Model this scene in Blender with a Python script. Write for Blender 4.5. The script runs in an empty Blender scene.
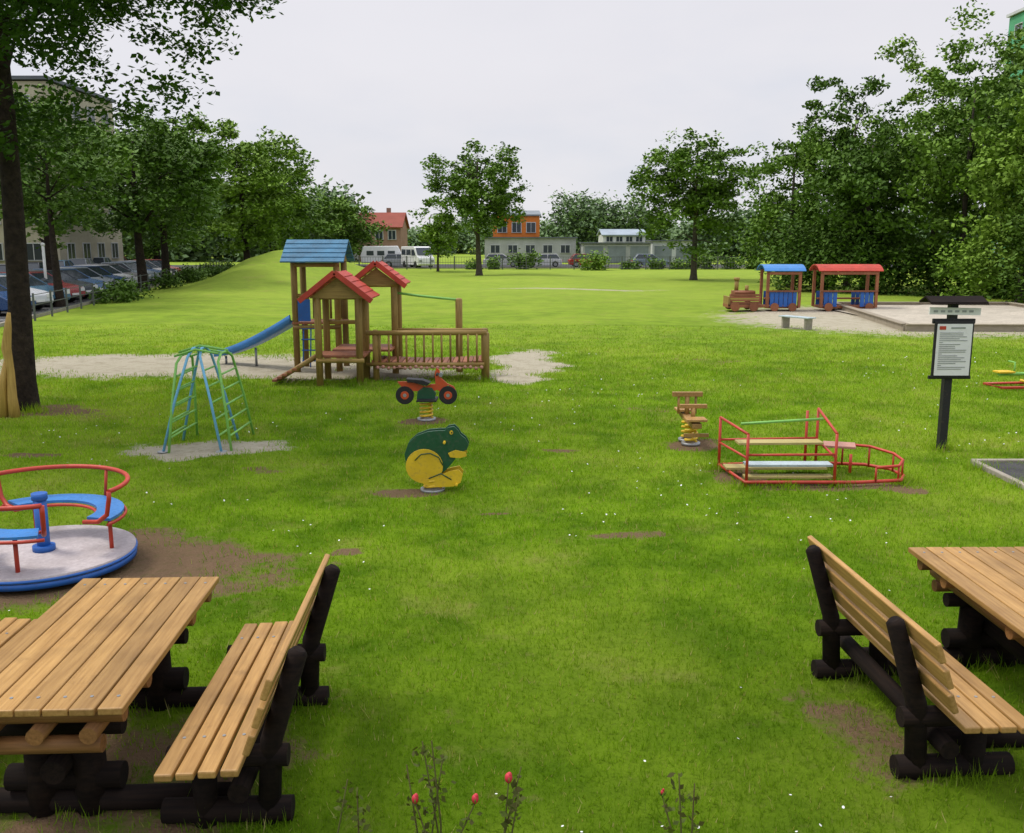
import bpy, math, random
import numpy as np
from mathutils import Vector, Matrix, Euler, Quaternion
random.seed(7); RNG=np.random.default_rng(11)
scene=bpy.context.scene
rad=math.radians

# ---------------------------------------------------------------- materials
def newmat(name):
    m=bpy.data.materials.new(name); m.use_nodes=True
    nt=m.node_tree; b=nt.nodes.get('Principled BSDF')
    return m,nt,b
def N(nt,t,**k):
    n=nt.nodes.new(t)
    for a,v in k.items(): setattr(n,a,v)
    return n
def mixcol(nt,fac,a,b,blend='MIX'):
    n=N(nt,'ShaderNodeMix',data_type='RGBA',blend_type=blend)
    for sock,val in ((n.inputs[0],fac),(n.inputs[6],a),(n.inputs[7],b)):
        if hasattr(val,'links') : nt.links.new(val,sock)
        elif isinstance(val,(tuple,list)): sock.default_value=(*val[:3],1)
        else: sock.default_value=val
    return n.outputs[2]
def noise(nt,scale,detail=3,vec=None,rough=.55):
    n=N(nt,'ShaderNodeTexNoise'); n.inputs['Scale'].default_value=scale; n.inputs['Detail'].default_value=detail
    n.inputs['Roughness'].default_value=rough
    if vec is not None: nt.links.new(vec,n.inputs['Vector'])
    return n.outputs['Fac']
def mrange(nt,v,a,b,c=0,d=1,smooth=False):
    n=N(nt,'ShaderNodeMapRange'); 
    if smooth: n.interpolation_type='SMOOTHSTEP'
    nt.links.new(v,n.inputs[0])
    for i,x in zip((1,2,3,4),(a,b,c,d)): n.inputs[i].default_value=x
    return n.outputs[0]
def math_(nt,op,a,b=0):
    n=N(nt,'ShaderNodeMath',operation=op)
    for s,v in ((n.inputs[0],a),(n.inputs[1],b)):
        if hasattr(v,'links'): nt.links.new(v,s)
        else: s.default_value=v
    return n.outputs[0]
def coord(nt,scale=(1,1,1),kind='Object'):
    t=N(nt,'ShaderNodeTexCoord'); m=N(nt,'ShaderNodeMapping'); m.inputs['Scale'].default_value=scale
    nt.links.new(t.outputs[kind],m.inputs['Vector']); return m.outputs[0]
def bump(nt,b,h,st=.3,dist=.02):
    n=N(nt,'ShaderNodeBump'); n.inputs['Strength'].default_value=st; n.inputs['Distance'].default_value=dist
    nt.links.new(h,n.inputs['Height']); nt.links.new(n.outputs[0],b.inputs['Normal'])
def paint(name,col,rough=.45,var=.25,dirt=.35,metal=0):
    m,nt,b=newmat(name); v=coord(nt)
    n1=noise(nt,3,4,v); n2=noise(nt,22,5,v)
    c=mixcol(nt,mrange(nt,n1,.3,.7),tuple(x*(1-var) for x in col),col)
    c=mixcol(nt,mrange(nt,n2,.55,.75,0,dirt),c,(.12,.09,.06))
    nt.links.new(c,b.inputs['Base Color'])
    nt.links.new(mrange(nt,n2,.3,.7,rough-.1,rough+.2),b.inputs['Roughness'])
    b.inputs['Metallic'].default_value=metal
    bump(nt,b,n2,.15,.004); return m
def wood(name,c1,c2,axis='Y',rough=.65,grain=1.0,isl=.35,spec=.4):
    s={'X':(1.5,28,28),'Y':(28,1.5,28),'Z':(28,28,1.5)}[axis]
    m,nt,b=newmat(name); v=coord(nt,s); w=coord(nt)
    g=noise(nt,1.6*grain,6,v,.65); l=noise(nt,2.2,3,w); st=noise(nt,5,5,w,.7)
    c=mixcol(nt,mrange(nt,g,.3,.7),c1,c2)
    geo=N(nt,'ShaderNodeNewGeometry')
    r=mrange(nt,geo.outputs['Random Per Island'],0,1,1-isl,1+isl*.3)
    cc=N(nt,'ShaderNodeCombineColor'); 
    for i in range(3): nt.links.new(r,cc.inputs[i])
    c=mixcol(nt,1.0,c,cc.outputs[0],'MULTIPLY')
    c=mixcol(nt,mrange(nt,l,.5,.8,0,.5),c,tuple(x*.45 for x in c1))
    c=mixcol(nt,mrange(nt,st,.58,.75,0,.45),c,tuple(x*.4 for x in c1))
    nt.links.new(c,b.inputs['Base Color']); b.inputs['Roughness'].default_value=rough; b.inputs['Specular IOR Level'].default_value=spec
    bump(nt,b,g,.35,.006); return m
def rough_mat(name,c1,c2,scale=8,rough=.9,bs=.4,bd=.02):
    m,nt,b=newmat(name); v=coord(nt); n1=noise(nt,scale,6,v,.65); n2=noise(nt,scale*.13,3,v)
    c=mixcol(nt,mrange(nt,n1,.3,.7),c1,c2); c=mixcol(nt,mrange(nt,n2,.35,.65,0,.4),c,tuple(x*.6 for x in c1))
    nt.links.new(c,b.inputs['Base Color']); b.inputs['Roughness'].default_value=rough
    b.inputs['Specular IOR Level'].default_value=.2
    bump(nt,b,n1,bs,bd); return m
def foliage(name,c1,c2,trans=.3):
    m,nt,b=newmat(name); geo=N(nt,'ShaderNodeNewGeometry'); v=coord(nt)
    n1=noise(nt,.45,3,v)
    f=math_(nt,'ADD',math_(nt,'MULTIPLY',geo.outputs['Random Per Island'],.5),math_(nt,'MULTIPLY',mrange(nt,n1,.3,.7),.5))
    c=mixcol(nt,f,c1,c2); nt.links.new(c,b.inputs['Base Color']); b.inputs['Roughness'].default_value=.6
    b.inputs['Specular IOR Level'].default_value=.12
    if trans>0:
        t=N(nt,'ShaderNodeBsdfTranslucent'); nt.links.new(mixcol(nt,1.0,c,(1.5,1.7,.5),'MULTIPLY'),t.inputs['Color'])
        mx=N(nt,'ShaderNodeMixShader'); mx.inputs[0].default_value=trans
        nt.links.new(b.outputs[0],mx.inputs[1]); nt.links.new(t.outputs[0],mx.inputs[2])
        nt.links.new(mx.outputs[0],nt.nodes['Material Output'].inputs['Surface'])
    return m

def lawn_color(nt,v,gain=1.0):
    big=noise(nt,.22,5,v,.65); mid=noise(nt,1.1,5,v,.65); fine=noise(nt,14,5,v,.7)
    g=lambda c: tuple(x*gain for x in c)
    c=mixcol(nt,mrange(nt,mid,.38,.62),g((.085,.175,.006)),g((.190,.315,.014)))
    c=mixcol(nt,mrange(nt,big,.47,.64,0,.7),c,g((.28,.375,.035)))
    c=mixcol(nt,mrange(nt,fine,.5,.8,0,.55),c,g((.05,.095,.006)))
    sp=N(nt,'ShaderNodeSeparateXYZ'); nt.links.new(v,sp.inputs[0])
    # lawn colour turns paler and yellower with distance, darker green close to the camera
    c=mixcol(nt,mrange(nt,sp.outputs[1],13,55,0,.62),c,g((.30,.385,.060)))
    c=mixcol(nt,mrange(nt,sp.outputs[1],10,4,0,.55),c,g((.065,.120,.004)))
    dry=noise(nt,.9,6,v,.72); d2=noise(nt,3.3,5,v,.7)
    c=mixcol(nt,mrange(nt,dry,.56,.72,0,.6),c,g((.29,.27,.08)))
    c=mixcol(nt,mrange(nt,d2,.60,.74,0,.6),c,g((.20,.18,.06)))
    return c
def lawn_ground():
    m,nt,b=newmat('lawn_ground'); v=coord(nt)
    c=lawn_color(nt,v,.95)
    a1=N(nt,'ShaderNodeAttribute',attribute_name='soil'); a2=N(nt,'ShaderNodeAttribute',attribute_name='sand')
    nz=noise(nt,2.2,7,v,.75); nf=noise(nt,40,4,v,.7); ns=noise(nt,9,5,v,.7)
    soil=mixcol(nt,nf,(.12,.070,.042),(.25,.16,.105)); sand=mixcol(nt,nf,(.36,.32,.24),(.55,.49,.39))
    soil=mixcol(nt,mrange(nt,ns,.52,.70,0,.55),soil,(.09,.09,.028))
    sand=mixcol(nt,mrange(nt,nz,.48,.66,0,.6),sand,(.25,.21,.15)); sand=mixcol(nt,mrange(nt,ns,.55,.7,0,.6),sand,(.17,.17,.07))
    off=math_(nt,'MULTIPLY',math_(nt,'SUBTRACT',nz,.5),1.5)
    f1=mrange(nt,math_(nt,'ADD',a1.outputs['Fac'],off),.34,.62,0,.95,True)
    f2=mrange(nt,math_(nt,'ADD',a2.outputs['Fac'],off),.40,.66,0,.95,True)
    c=mixcol(nt,f1,c,soil); c=mixcol(nt,f2,c,sand)
    nt.links.new(c,b.inputs['Base Color']); b.inputs['Roughness'].default_value=.95
    b.inputs['Specular IOR Level'].default_value=.05
    h=noise(nt,26,5,v,.8); bump(nt,b,h,.8,.05); return m
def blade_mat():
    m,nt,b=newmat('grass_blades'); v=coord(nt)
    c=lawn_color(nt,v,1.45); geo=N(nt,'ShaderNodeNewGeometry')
    c=mixcol(nt,mrange(nt,geo.outputs['Random Per Island'],0,1,0,.6),c,(.085,.160,.008))
    c=mixcol(nt,mrange(nt,geo.outputs['Random Per Island'],.93,.94),c,(.36,.33,.12))
    nt.links.new(c,b.inputs['Base Color']); b.inputs['Roughness'].default_value=.7; b.inputs['Specular IOR Level'].default_value=.05
    t=N(nt,'ShaderNodeBsdfTranslucent'); nt.links.new(mixcol(nt,1.0,c,(1.3,1.35,.4),'MULTIPLY'),t.inputs['Color'])
    mx=N(nt,'ShaderNodeMixShader'); mx.inputs[0].default_value=.35
    nt.links.new(b.outputs[0],mx.inputs[1]); nt.links.new(t.outputs[0],mx.inputs[2])
    nt.links.new(mx.outputs[0],nt.nodes['Material Output'].inputs['Surface']); return m

M={}
M['lawn']=lawn_ground(); M['blade']=blade_mat()
for ax in 'XYZ':
    M['plank'+ax]=wood('varnished_plank_'+ax,(.30,.155,.042),(.50,.29,.095),ax,.5)
    M['log'+ax]=wood('golden_log_'+ax,(.22,.135,.03),(.40,.26,.075),ax,.6)
    M['red'+ax]=wood('redbrown_wood_'+ax,(.24,.075,.030),(.38,.15,.07),ax,.6)
M['darkwood']=wood('dark_stained_log',(.006,.004,.004),(.022,.013,.009),'X',.85,spec=.15)
M['darkwoodY']=wood('dark_stained_log_y',(.006,.004,.004),(.022,.013,.009),'Y',.85,spec=.15)
M['midlog']=wood('brown_log',(.15,.065,.018),(.30,.14,.045),'X',.65)
M['midlogY']=wood('brown_log_y',(.15,.065,.018),(.30,.14,.045),'Y',.65)
M['tanwood']=wood('weathered_border_board',(.30,.25,.18),(.46,.40,.30),'X',.8)
M['paleseat']=wood('pale_yellow_seat_board',(.42,.34,.10),(.62,.52,.20),'X',.6)
M['red']=paint('red_paint',(.52,.045,.02)); M['redroof']=paint('red_roof_boards',(.54,.055,.03),.6,.35,.5)
M['orange']=paint('orange_red_paint',(.58,.075,.015)); M['blue']=paint('blue_paint',(.015,.12,.46))
M['slide']=paint('slide_blue',(.04,.22,.58),.35)
M['ltblue']=paint('light_blue_paint',(.16,.44,.66)); M['blueroof']=paint('blue_roof_boards',(.04,.19,.34),.6,.4,.5)
M['green']=paint('green_paint',(.22,.52,.10)); M['dkgreen']=paint('dark_green_panel',(.010,.080,.033),.4)
M['yellow']=paint('yellow_paint',(.76,.50,.02)); M['white']=paint('white_paint',(.75,.75,.73),.5,.1,.15)
M['black']=paint('black_rubber',(.010,.010,.011),.6); M['steel']=paint('grey_steel',(.35,.36,.37),.4,.2,.2,.6)
M['fence']=paint('dull_fence_paint',(.10,.11,.10),.6)
M['skyblue']=paint('pale_blue_seat',(.46,.55,.58),.5,.2,.5); M['pink']=paint('faded_red_seat',(.50,.24,.18),.5)
M['platform']=rough_mat('worn_chequer_plate',(.42,.36,.36),(.62,.56,.55),30,.6,.5,.004)
M['bark']=rough_mat('bark',(.014,.010,.008),(.055,.040,.028),9,.95,1,.06)
M['barkl']=rough_mat('bark_grey',(.05,.04,.03),(.13,.11,.085),6,.95,.6,.04)
M['asphalt']=rough_mat('asphalt',(.045,.045,.047),(.085,.083,.08),30,.9)
M['paving']=rough_mat('paving',(.27,.24,.19),(.42,.38,.31),18,.9)
M['sand']=rough_mat('sandbox_sand',(.38,.34,.27),(.54,.48,.39),20,.95)
M['leafnear']=foliage('leaves_near',(.012,.036,.004),(.055,.115,.013),.35)
M['leafdark']=foliage('leaves_dark',(.035,.080,.010),(.105,.190,.024),0)
M['leafmid']=foliage('leaves_mid',(.055,.120,.013),(.165,.275,.036),0)
M['leaflight']=foliage('leaves_light',(.085,.165,.017),(.220,.345,.042),0)
M['leaffar']=foliage('leaves_far',(.11,.18,.08),(.21,.30,.13),0)  # distance haze painted into the leaf colour: lighter and less saturated
M['glass']=paint('dark_glass',(.03,.04,.05),.12,.1,0)

# ---------------------------------------------------------------- mesh builder
WORLD={}
def top(name,loc=(0,0,0),rot=0,world=True):
    e=bpy.data.objects.new(name,None); e.location=loc; e.rotation_euler=(0,0,rot); e.empty_display_size=.3
    scene.collection.objects.link(e)
    if world: WORLD[e]=Vector(loc)
    return e
class MB:
    def __init__(s): s.v=[];s.f=[];s.sm=[]
    def add(s,vs,fs,sm=False):
        o=len(s.v); s.v+= [tuple(v) for v in vs]
        for f in fs: s.f.append(tuple(i+o for i in f)); s.sm.append(sm)
        return s
    def box(s,c,d,rot=(0,0,0),taper=1.0):
        R=Euler(rot).to_matrix(); c=Vector(c); vs=[]
        for z in (-1,1):
            k=taper if z>0 else 1
            for x,y in ((-1,-1),(1,-1),(1,1),(-1,1)):
                vs.append(c+R@Vector((x*d[0]/2*k,y*d[1]/2*k,z*d[2]/2)))
        return s.add(vs,[(3,2,1,0),(4,5,6,7),(0,1,5,4),(1,2,6,5),(2,3,7,6),(3,0,4,7)])
    def beam(s,p,q,w,h,up=(0,0,1)):
        p=Vector(p);q=Vector(q);t=(q-p).normalized(); u=Vector(up)
        if abs(t.dot(u))>.98: u=Vector((0,1,0))
        a=t.cross(u).normalized(); b=a.cross(t).normalized(); vs=[]
        for c in (p,q):
            for x,y in ((-1,-1),(1,-1),(1,1),(-1,1)): vs.append(c+a*x*w/2+b*y*h/2)
        return s.add(vs,[(3,2,1,0),(4,5,6,7),(0,1,5,4),(1,2,6,5),(2,3,7,6),(3,0,4,7)])
    def tube(s,pts,r,n=10,caps=True,closed=False):
        pts=[Vector(p) for p in pts]; L=len(pts)
        rs=list(r) if isinstance(r,(list,tuple)) else [r]*L
        t0=(pts[1]-pts[0]).normalized(); u=Vector((0,0,1)) if abs(t0.z)<.9 else Vector((1,0,0))
        a=t0.cross(u).normalized(); vs=[]
        for i,p in enumerate(pts):
            if closed: t=(pts[(i+1)%L]-pts[i-1]).normalized()
            else: t=(pts[min(i+1,L-1)]-pts[max(i-1,0)]).normalized()
            a=(a-t*a.dot(t)); a=a.normalized() if a.length>1e-6 else t.orthogonal().normalized()
            b=t.cross(a)
            for k in range(n):
                an=2*math.pi*k/n; vs.append(p+(a*math.cos(an)+b*math.sin(an))*rs[i])
        fs=[]
        for i in range(L if closed else L-1):
            j=(i+1)%L
            for k in range(n):
                k2=(k+1)%n; fs.append((i*n+k,i*n+k2,j*n+k2,j*n+k))
        o=len(s.v); s.add(vs,fs,True)
        if caps and not closed:
            s.f.append(tuple(o+k for k in range(n))[::-1]); s.sm.append(False)
            s.f.append(tuple(o+(L-1)*n+k for k in range(n))); s.sm.append(False)
        return s
    def panel(s,pts,y,th):
        """polygon given in XZ, extruded along Y"""
        n=len(pts); vs=[(x,y-th/2,z) for x,z in pts]+[(x,y+th/2,z) for x,z in pts]
        fs=[tuple(range(n)),tuple(range(2*n-1,n-1,-1))]+[((i+1)%n,i,i+n,(i+1)%n+n) for i in range(n)]
        return s.add(vs,fs)
    def ball(s,c,r,n=10,sc=(1,1,1)):
        vs=[];fs=[]; m=n//2+1
        for i in range(m+1):
            th=math.pi*i/m
            for k in range(n):
                ph=2*math.pi*k/n; vs.append((c[0]+r*sc[0]*math.sin(th)*math.cos(ph),c[1]+r*sc[1]*math.sin(th)*math.sin(ph),c[2]+r*sc[2]*math.cos(th)))
        for i in range(m):
            for k in range(n):
                k2=(k+1)%n; fs.append((i*n+k,(i+1)*n+k,(i+1)*n+k2,i*n+k2))
        return s.add(vs,fs,True)
    def obj(s,name,mat,parent=None,bevel=0):
        off=WORLD.get(parent,Vector((0,0,0))) if parent else Vector((0,0,0))
        me=bpy.data.meshes.new(name); me.from_pydata([(v[0]-off.x,v[1]-off.y,v[2]-off.z) for v in s.v],[],s.f)
        me.polygons.foreach_set('use_smooth',s.sm); me.materials.append(M[mat] if isinstance(mat,str) else mat); me.update()
        o=bpy.data.objects.new(name,me); scene.collection.objects.link(o)
        if parent: o.parent=parent
        if bevel:
            b=o.modifiers.new('bevel','BEVEL'); b.width=bevel; b.segments=2; b.limit_method='ANGLE'; b.angle_limit=rad(50)
        return o
def coil(m,c,z0,z1,R,r,turns):
    n=int(turns*14); pts=[(c[0]+R*math.cos(2*math.pi*turns*i/n),c[1]+R*math.sin(2*math.pi*turns*i/n),z0+(z1-z0)*i/n) for i in range(n+1)]
    m.tube(pts,r,7)

def np_mesh(name,V,k,mat,parent=None,smooth=False,attrs=None):
    """V: (n*k,3) array of separate k-gons"""
    n=len(V)//k; me=bpy.data.meshes.new(name)
    me.vertices.add(n*k); me.vertices.foreach_set('co',V.astype(np.float32).ravel())
    me.loops.add(n*k); me.loops.foreach_set('vertex_index',np.arange(n*k,dtype=np.int32))
    me.polygons.add(n); me.polygons.foreach_set('loop_start',np.arange(0,n*k,k,dtype=np.int32))
    me.update(calc_edges=True); me.materials.append(M[mat])
    o=bpy.data.objects.new(name,me); scene.collection.objects.link(o)
    if parent: o.parent=parent
    return o

# ---------------------------------------------------------------- terrain
def road_x(y): return -19.0-(y-38)*(11/61)      # lawn edge beside the left-hand street
def sstep(x): x=np.clip(x,0,1); return x*x*(3-2*x)
def Hf(x,y):
    x=np.asarray(x,float); y=np.asarray(y,float)
    h=.012*np.sin(x*1.7+y*.6)+.01*np.sin(y*2.3-x*.8)+.006*np.sin(x*5.1+1)*np.sin(y*4.3)
    h=h*(1-sstep((y-20)/10))
    far=sstep((y-26)/20)*(1-sstep((y-92)/8))*sstep((x-road_x(y)-.5)/4)
    h=h+far*(.10*np.sin(x*.35+1)+.08*np.sin(y*.27+x*.1))*sstep((12-x)/6)
    h=h+2.35*np.exp(-((x+16.5)/5.0)**2-((y-72)/11)**2)*sstep((x-road_x(y)-.8)/5)
    return h
PATCH=[ # cx,cy,rx,ry,kind
 (-8.8,23.2,4.8,2.3,'sand'),(-5.6,22.4,2.2,1.8,'sand'),(-3.3,21.6,2.2,1.0,'sand'),(.35,23.6,.85,3.0,'sand'),(.1,20.9,.7,.9,'sand'),
 (-4.6,13.6,1.2,.65,'sand'),(-4.5,8.5,2.25,1.05,'soil'),(-1.35,11.1,.48,.2,'soil'),(-1.4,15.7,.4,.28,'soil'),
 (2.6,13.9,.42,.4,'soil'),(3.0,12.0,.5,.5,'soil'),(4.0,11.4,1.2,.28,'soil'),(-1.55,8.9,.18,.14,'soil'),(1.25,9.35,.45,.14,'soil'),
 (-.2,10.3,.2,.07,'soil'),(2.1,5.4,.35,.7,'soil'),(-2.3,5.0,1.0,1.0,'soil'),(-8.6,16.6,1.3,.7,'soil'),(4.75,11.2,.3,.15,'soil'),
 (15,37,6.6,7.0,'sand'),(12.8,40.5,4.0,1.4,'soil'),(4,60,7,1.4,'sand'),(-6.8,13.2,.4,.15,'soil'),(.7,13.5,.3,.1,'soil'),
 (-3.2,12.2,.5,.2,'soil'),(2.4,17,.8,.4,'soil'),(5,24,1.5,.8,'soil')]
WEAK={(4,60):.62,(4.0,11.4):.75,(2.1,5.4):.62,(1.25,9.35):.7,(3.0,12.0):.75,(-.2,10.3):.7,(12.8,40.5):.7,(-2.3,5.0):.62,(-1.55,8.9):.8,(-8.6,16.6):.75,(-3.2,12.2):.5,(2.4,17):.45,(5,24):.4}
def patchval(x,y,kind):
    x=np.asarray(x,float);y=np.asarray(y,float)
    x2=x+.22*np.sin(y*2.1+.7)+.13*np.sin(y*4.7+x*2.2)+.07*np.sin(y*9.3-x*5); y2=y+.16*np.sin(x*2.6+1.1)+.09*np.sin(x*5.9-y*3.1)
    r=np.zeros_like(x)
    for cx,cy,rx,ry,k in PATCH:
        if k!=kind: continue
        s=min(1,min(rx,ry)/.7)
        d=np.sqrt(((x+(x2-x)*s-cx)/rx)**2+((y+(y2-y)*s-cy)/ry)**2)
        r=np.maximum(r,np.clip(1.5-d,0,1)*WEAK.get((cx,cy),1))
    return r
xs=np.concatenate([-np.geomspace(420,14,46),np.arange(-13.5,13.5,.13),np.geomspace(14,420,46)])
ys=np.concatenate([np.linspace(-60,2,14),np.arange(3,28,.13),np.arange(28.2,60,.5),np.arange(60.5,100,.9),np.geomspace(101,900,30)])
X,Y=np.meshgrid(xs,ys); Z=Hf(X,Y); nx,ny=len(xs),len(ys)
me=bpy.data.meshes.new('ground'); idx=np.arange(nx*ny).reshape(ny,nx)
F=np.stack([idx[:-1,:-1],idx[:-1,1:],idx[1:,1:],idx[1:,:-1]],-1).reshape(-1,4)
me.vertices.add(nx*ny); me.vertices.foreach_set('co',np.stack([X,Y,Z],-1).astype(np.float32).ravel())
me.loops.add(F.size); me.loops.foreach_set('vertex_index',F.astype(np.int32).ravel())
me.polygons.add(len(F)); me.polygons.foreach_set('loop_start',np.arange(0,F.size,4,dtype=np.int32))
me.update(calc_edges=True); me.polygons.foreach_set('use_smooth',np.ones(len(F),bool))
for k in ('soil','sand'):
    a=me.attributes.new(k,'FLOAT','POINT'); a.data.foreach_set('value',patchval(X,Y,k).astype(np.float32).ravel())
me.materials.append(M['lawn']); g=bpy.data.objects.new('ground',me); scene.collection.objects.link(g)

# grass blades
def make_grass(n):
    y=RNG.uniform(3.6,34,n); x=RNG.uniform(-.62,.62,n)*y*1.05+RNG.uniform(-1,1,n)
    pv=np.maximum(patchval(x,y,'soil'),patchval(x,y,'sand'))
    keep=(pv+RNG.uniform(-.3,.3,n)<.55)&(RNG.uniform(0,1,n)<(1-.75*sstep((y-18)/16)))
    x=x[keep];y=y[keep]
    # longer uncut grass round the legs and posts the mower cannot reach
    T=[(-1.3,4.5),(-1.3,5.8),(-1.6,4.6),(-1.65,5.8),(-2.3,4.65),(-2.4,5.8),(2.45,4.95),(2.4,6.2),(2.75,5.0),(2.7,6.2),(3.3,5.3),(3.4,6.4),(6.24,13.5),(-8.7,16.7),(-8.4,16.5),(-9,16.4),(2.9,11.4),(4.0,11.45),(4.9,11.6),(3.4,11.4),(2.76,12.3),(4.1,12.4),(-.58,20.5),(-3.2,19.8),(6.35,11.4),(6.3,12.4)]
    tx=[];ty=[]
    for a,b in T:
        k=170; tx.append(a+RNG.normal(0,.11,k)); ty.append(b+RNG.normal(0,.11,k))
    nb=len(x); x=np.concatenate([x]+tx); y=np.concatenate([y]+ty); n=len(x)
    long_=np.ones(n); long_[nb:]=RNG.uniform(1.2,3.0,n-nb)
    clump=.5+.5*np.sin(x*3.1+np.sin(y*2.2)*2)*np.sin(y*2.7+np.sin(x*1.9)*2)
    cl2=.5+.5*np.sin(x*11+3*np.sin(y*7))*np.sin(y*9.7+2*np.sin(x*6.1))
    h=(.018+.03*RNG.random(n)**1.5+.035*clump*cl2*RNG.random(n))*(1+y*.03)*(1-.4*sstep((y-22)/12))*long_; w=.0042+.0007*y
    an=RNG.uniform(0,math.pi*2,n); ln=RNG.uniform(0,.8,n)*h; la=RNG.uniform(0,math.pi*2,n)
    z=Hf(x,y)-.004; dx=np.cos(an)*w/2; dy=np.sin(an)*w/2
    V=np.zeros((n,3,3)); V[:,0]=np.stack([x-dx,y-dy,z],-1); V[:,1]=np.stack([x+dx,y+dy,z],-1)
    V[:,2]=np.stack([x+np.cos(la)*ln,y+np.sin(la)*ln,z+h],-1)
    np_mesh('grass',V.reshape(-1,3),3,'blade')
make_grass(400000)
def make_daisies(n):
    y=RNG.uniform(4,26,n); x=RNG.uniform(-.6,.6,n)*y
    cl=np.sin(x*.9+1.3*np.sin(y*.5))+np.sin(y*.8-x*.4); keep=(cl+RNG.normal(0,.5,n)>.6)&(np.maximum(patchval(x,y,'soil'),patchval(x,y,'sand'))<.4)
    x=x[keep];y=y[keep];n=len(x); r=.006+.0004*y; V=np.zeros((n,6,3)); z=Hf(x,y)+.035+.02*RNG.random(n)
    tx=RNG.normal(0,.3,n); ty=RNG.normal(0,.3,n)
    for k in range(6):
        a=k*math.pi/3; V[:,k]=np.stack([x+r*math.cos(a),y+r*math.sin(a),z+r*(math.cos(a)*tx+math.sin(a)*ty)],-1)
    np_mesh('daisies',V.reshape(-1,3),6,'white')
make_daisies(1900)

# ---------------------------------------------------------------- trees
def leaf_mesh(name,C,size,mat,parent,up=.7):
    n=len(C); nr=RNG.normal(0,1,(n,3)); nr[:,2]=np.abs(nr[:,2])+up; nr/=np.linalg.norm(nr,axis=1)[:,None]
    t=np.cross(nr,RNG.normal(0,1,(n,3))); t/=np.linalg.norm(t,axis=1)[:,None]; b=np.cross(nr,t)
    L=(size*RNG.uniform(.55,1.25,n))[:,None]; W=L*.62
    V=np.stack([C-t*L*.5,C+b*W*.5-t*L*.05,C+t*L*.5,C-b*W*.5-t*L*.05],1)
    return np_mesh(name,V.reshape(-1,3),4,mat,parent)
def crown_clusters(c,r,n,inner=.35,low=-1):
    out=[]; ph=RNG.uniform(0,6,4)
    while len(out)<n:
        d=RNG.normal(0,1,3); d/=np.linalg.norm(d); k=RNG.uniform(inner**2,1)**.5
        if d[2]*k<low: continue
        az=math.atan2(d[1],d[0])
        lump=1+.13*math.sin(3*az+ph[0])+.11*math.sin(5*d[2]+ph[1])+.10*math.sin(5*az+4*d[2]+ph[2])
        out.append(np.array(c)+d*k*np.array(r)*lump)
    return np.array(out)
def tree(name,loc,H,tr,cz,r,ncl,npl,leaf,clr,mat='leafmid',bark='barkl',limbs=14,trunk_top=.8,inner=.3,off=(0,0),straight=False,flare=1.6,up=.7):
    x,y=loc; z0=float(Hf(x,y)); e=top(name,(x,y,z0),world=False)
    cc=crown_clusters((off[0],off[1],cz),r,ncl,inner)
    t=MB(); hh=H*trunk_top; wob=[0.15,0.1] if straight else [RNG.normal(0,.12*tr*4),RNG.normal(0,.12*tr*4)]
    pts=[(0,0,-.15),(0,0,.12),(0,0,.5)]+[(wob[0]*math.sin(k/6*2.5)+off[0]*k/6*.6,wob[1]*math.sin(k/6*3),.5+(hh-.5)*k/6) for k in range(1,7)]
    t.tube(pts,[tr*flare,tr*(1+(flare-1)*.5),tr*1.05]+[tr*(1-.82*k/6*(.55 if straight else 1)) for k in range(1,7)],14)
    order=RNG.permutation(ncl)[:limbs]
    for i in order:
        c=cc[i]; zb=max(min(c[2]-abs(np.hypot(c[0],c[1]))*.5,hh*.9),H*(.42 if straight else .25))
        f=min(zb/hh,1); p0=np.array([pts[3][0]*f,0,zb]); mid=(p0+c)/2+np.array([0,0,.06*H])*RNG.uniform(.2,1)+RNG.normal(0,.2,3)
        rr=tr*(.36-.2*f)
        t.tube([tuple(p0),tuple((p0*.6+mid*.4)),tuple(mid),tuple(c)],[rr,rr*.8,rr*.5,rr*.15],6)
    t.obj('trunk',bark,e)
    P=[]
    for c in cc:
        k=int(npl*RNG.uniform(.4,1.5)); q=RNG.normal(0,1,(k,3)); q/=np.linalg.norm(q,axis=1)[:,None]
        q*=(RNG.random((k,1))**.6)*clr*RNG.uniform(.6,1.35)*np.array([RNG.uniform(.8,1.3),RNG.uniform(.8,1.3),RNG.uniform(.45,.75)])
        q[:,2]-=.12*np.hypot(q[:,0],q[:,1])     # twig ends droop
        P.append(q+c)
    leaf_mesh('foliage',np.concatenate(P),leaf,mat,e,up); return e
def shrub_mass(name,blobs,npl,leaf,mat,clr=.8):
    P=[]
    for (x,y,rx,ry,h) in blobs:
        cc=crown_clusters((x,y,h*.45),(rx,ry,h*.55),max(6,int(5*(rx+ry+h)/2)),.4)
        for c in cc:
            c[2]=max(c[2],.3); k=int(npl*RNG.uniform(.6,1.4)); q=RNG.normal(0,.5,(k,3))*clr; P.append(q+c)
    A=np.concatenate(P); A[:,2]=np.maximum(A[:,2],.03); leaf_mesh(name,A,leaf,mat,None)

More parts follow.
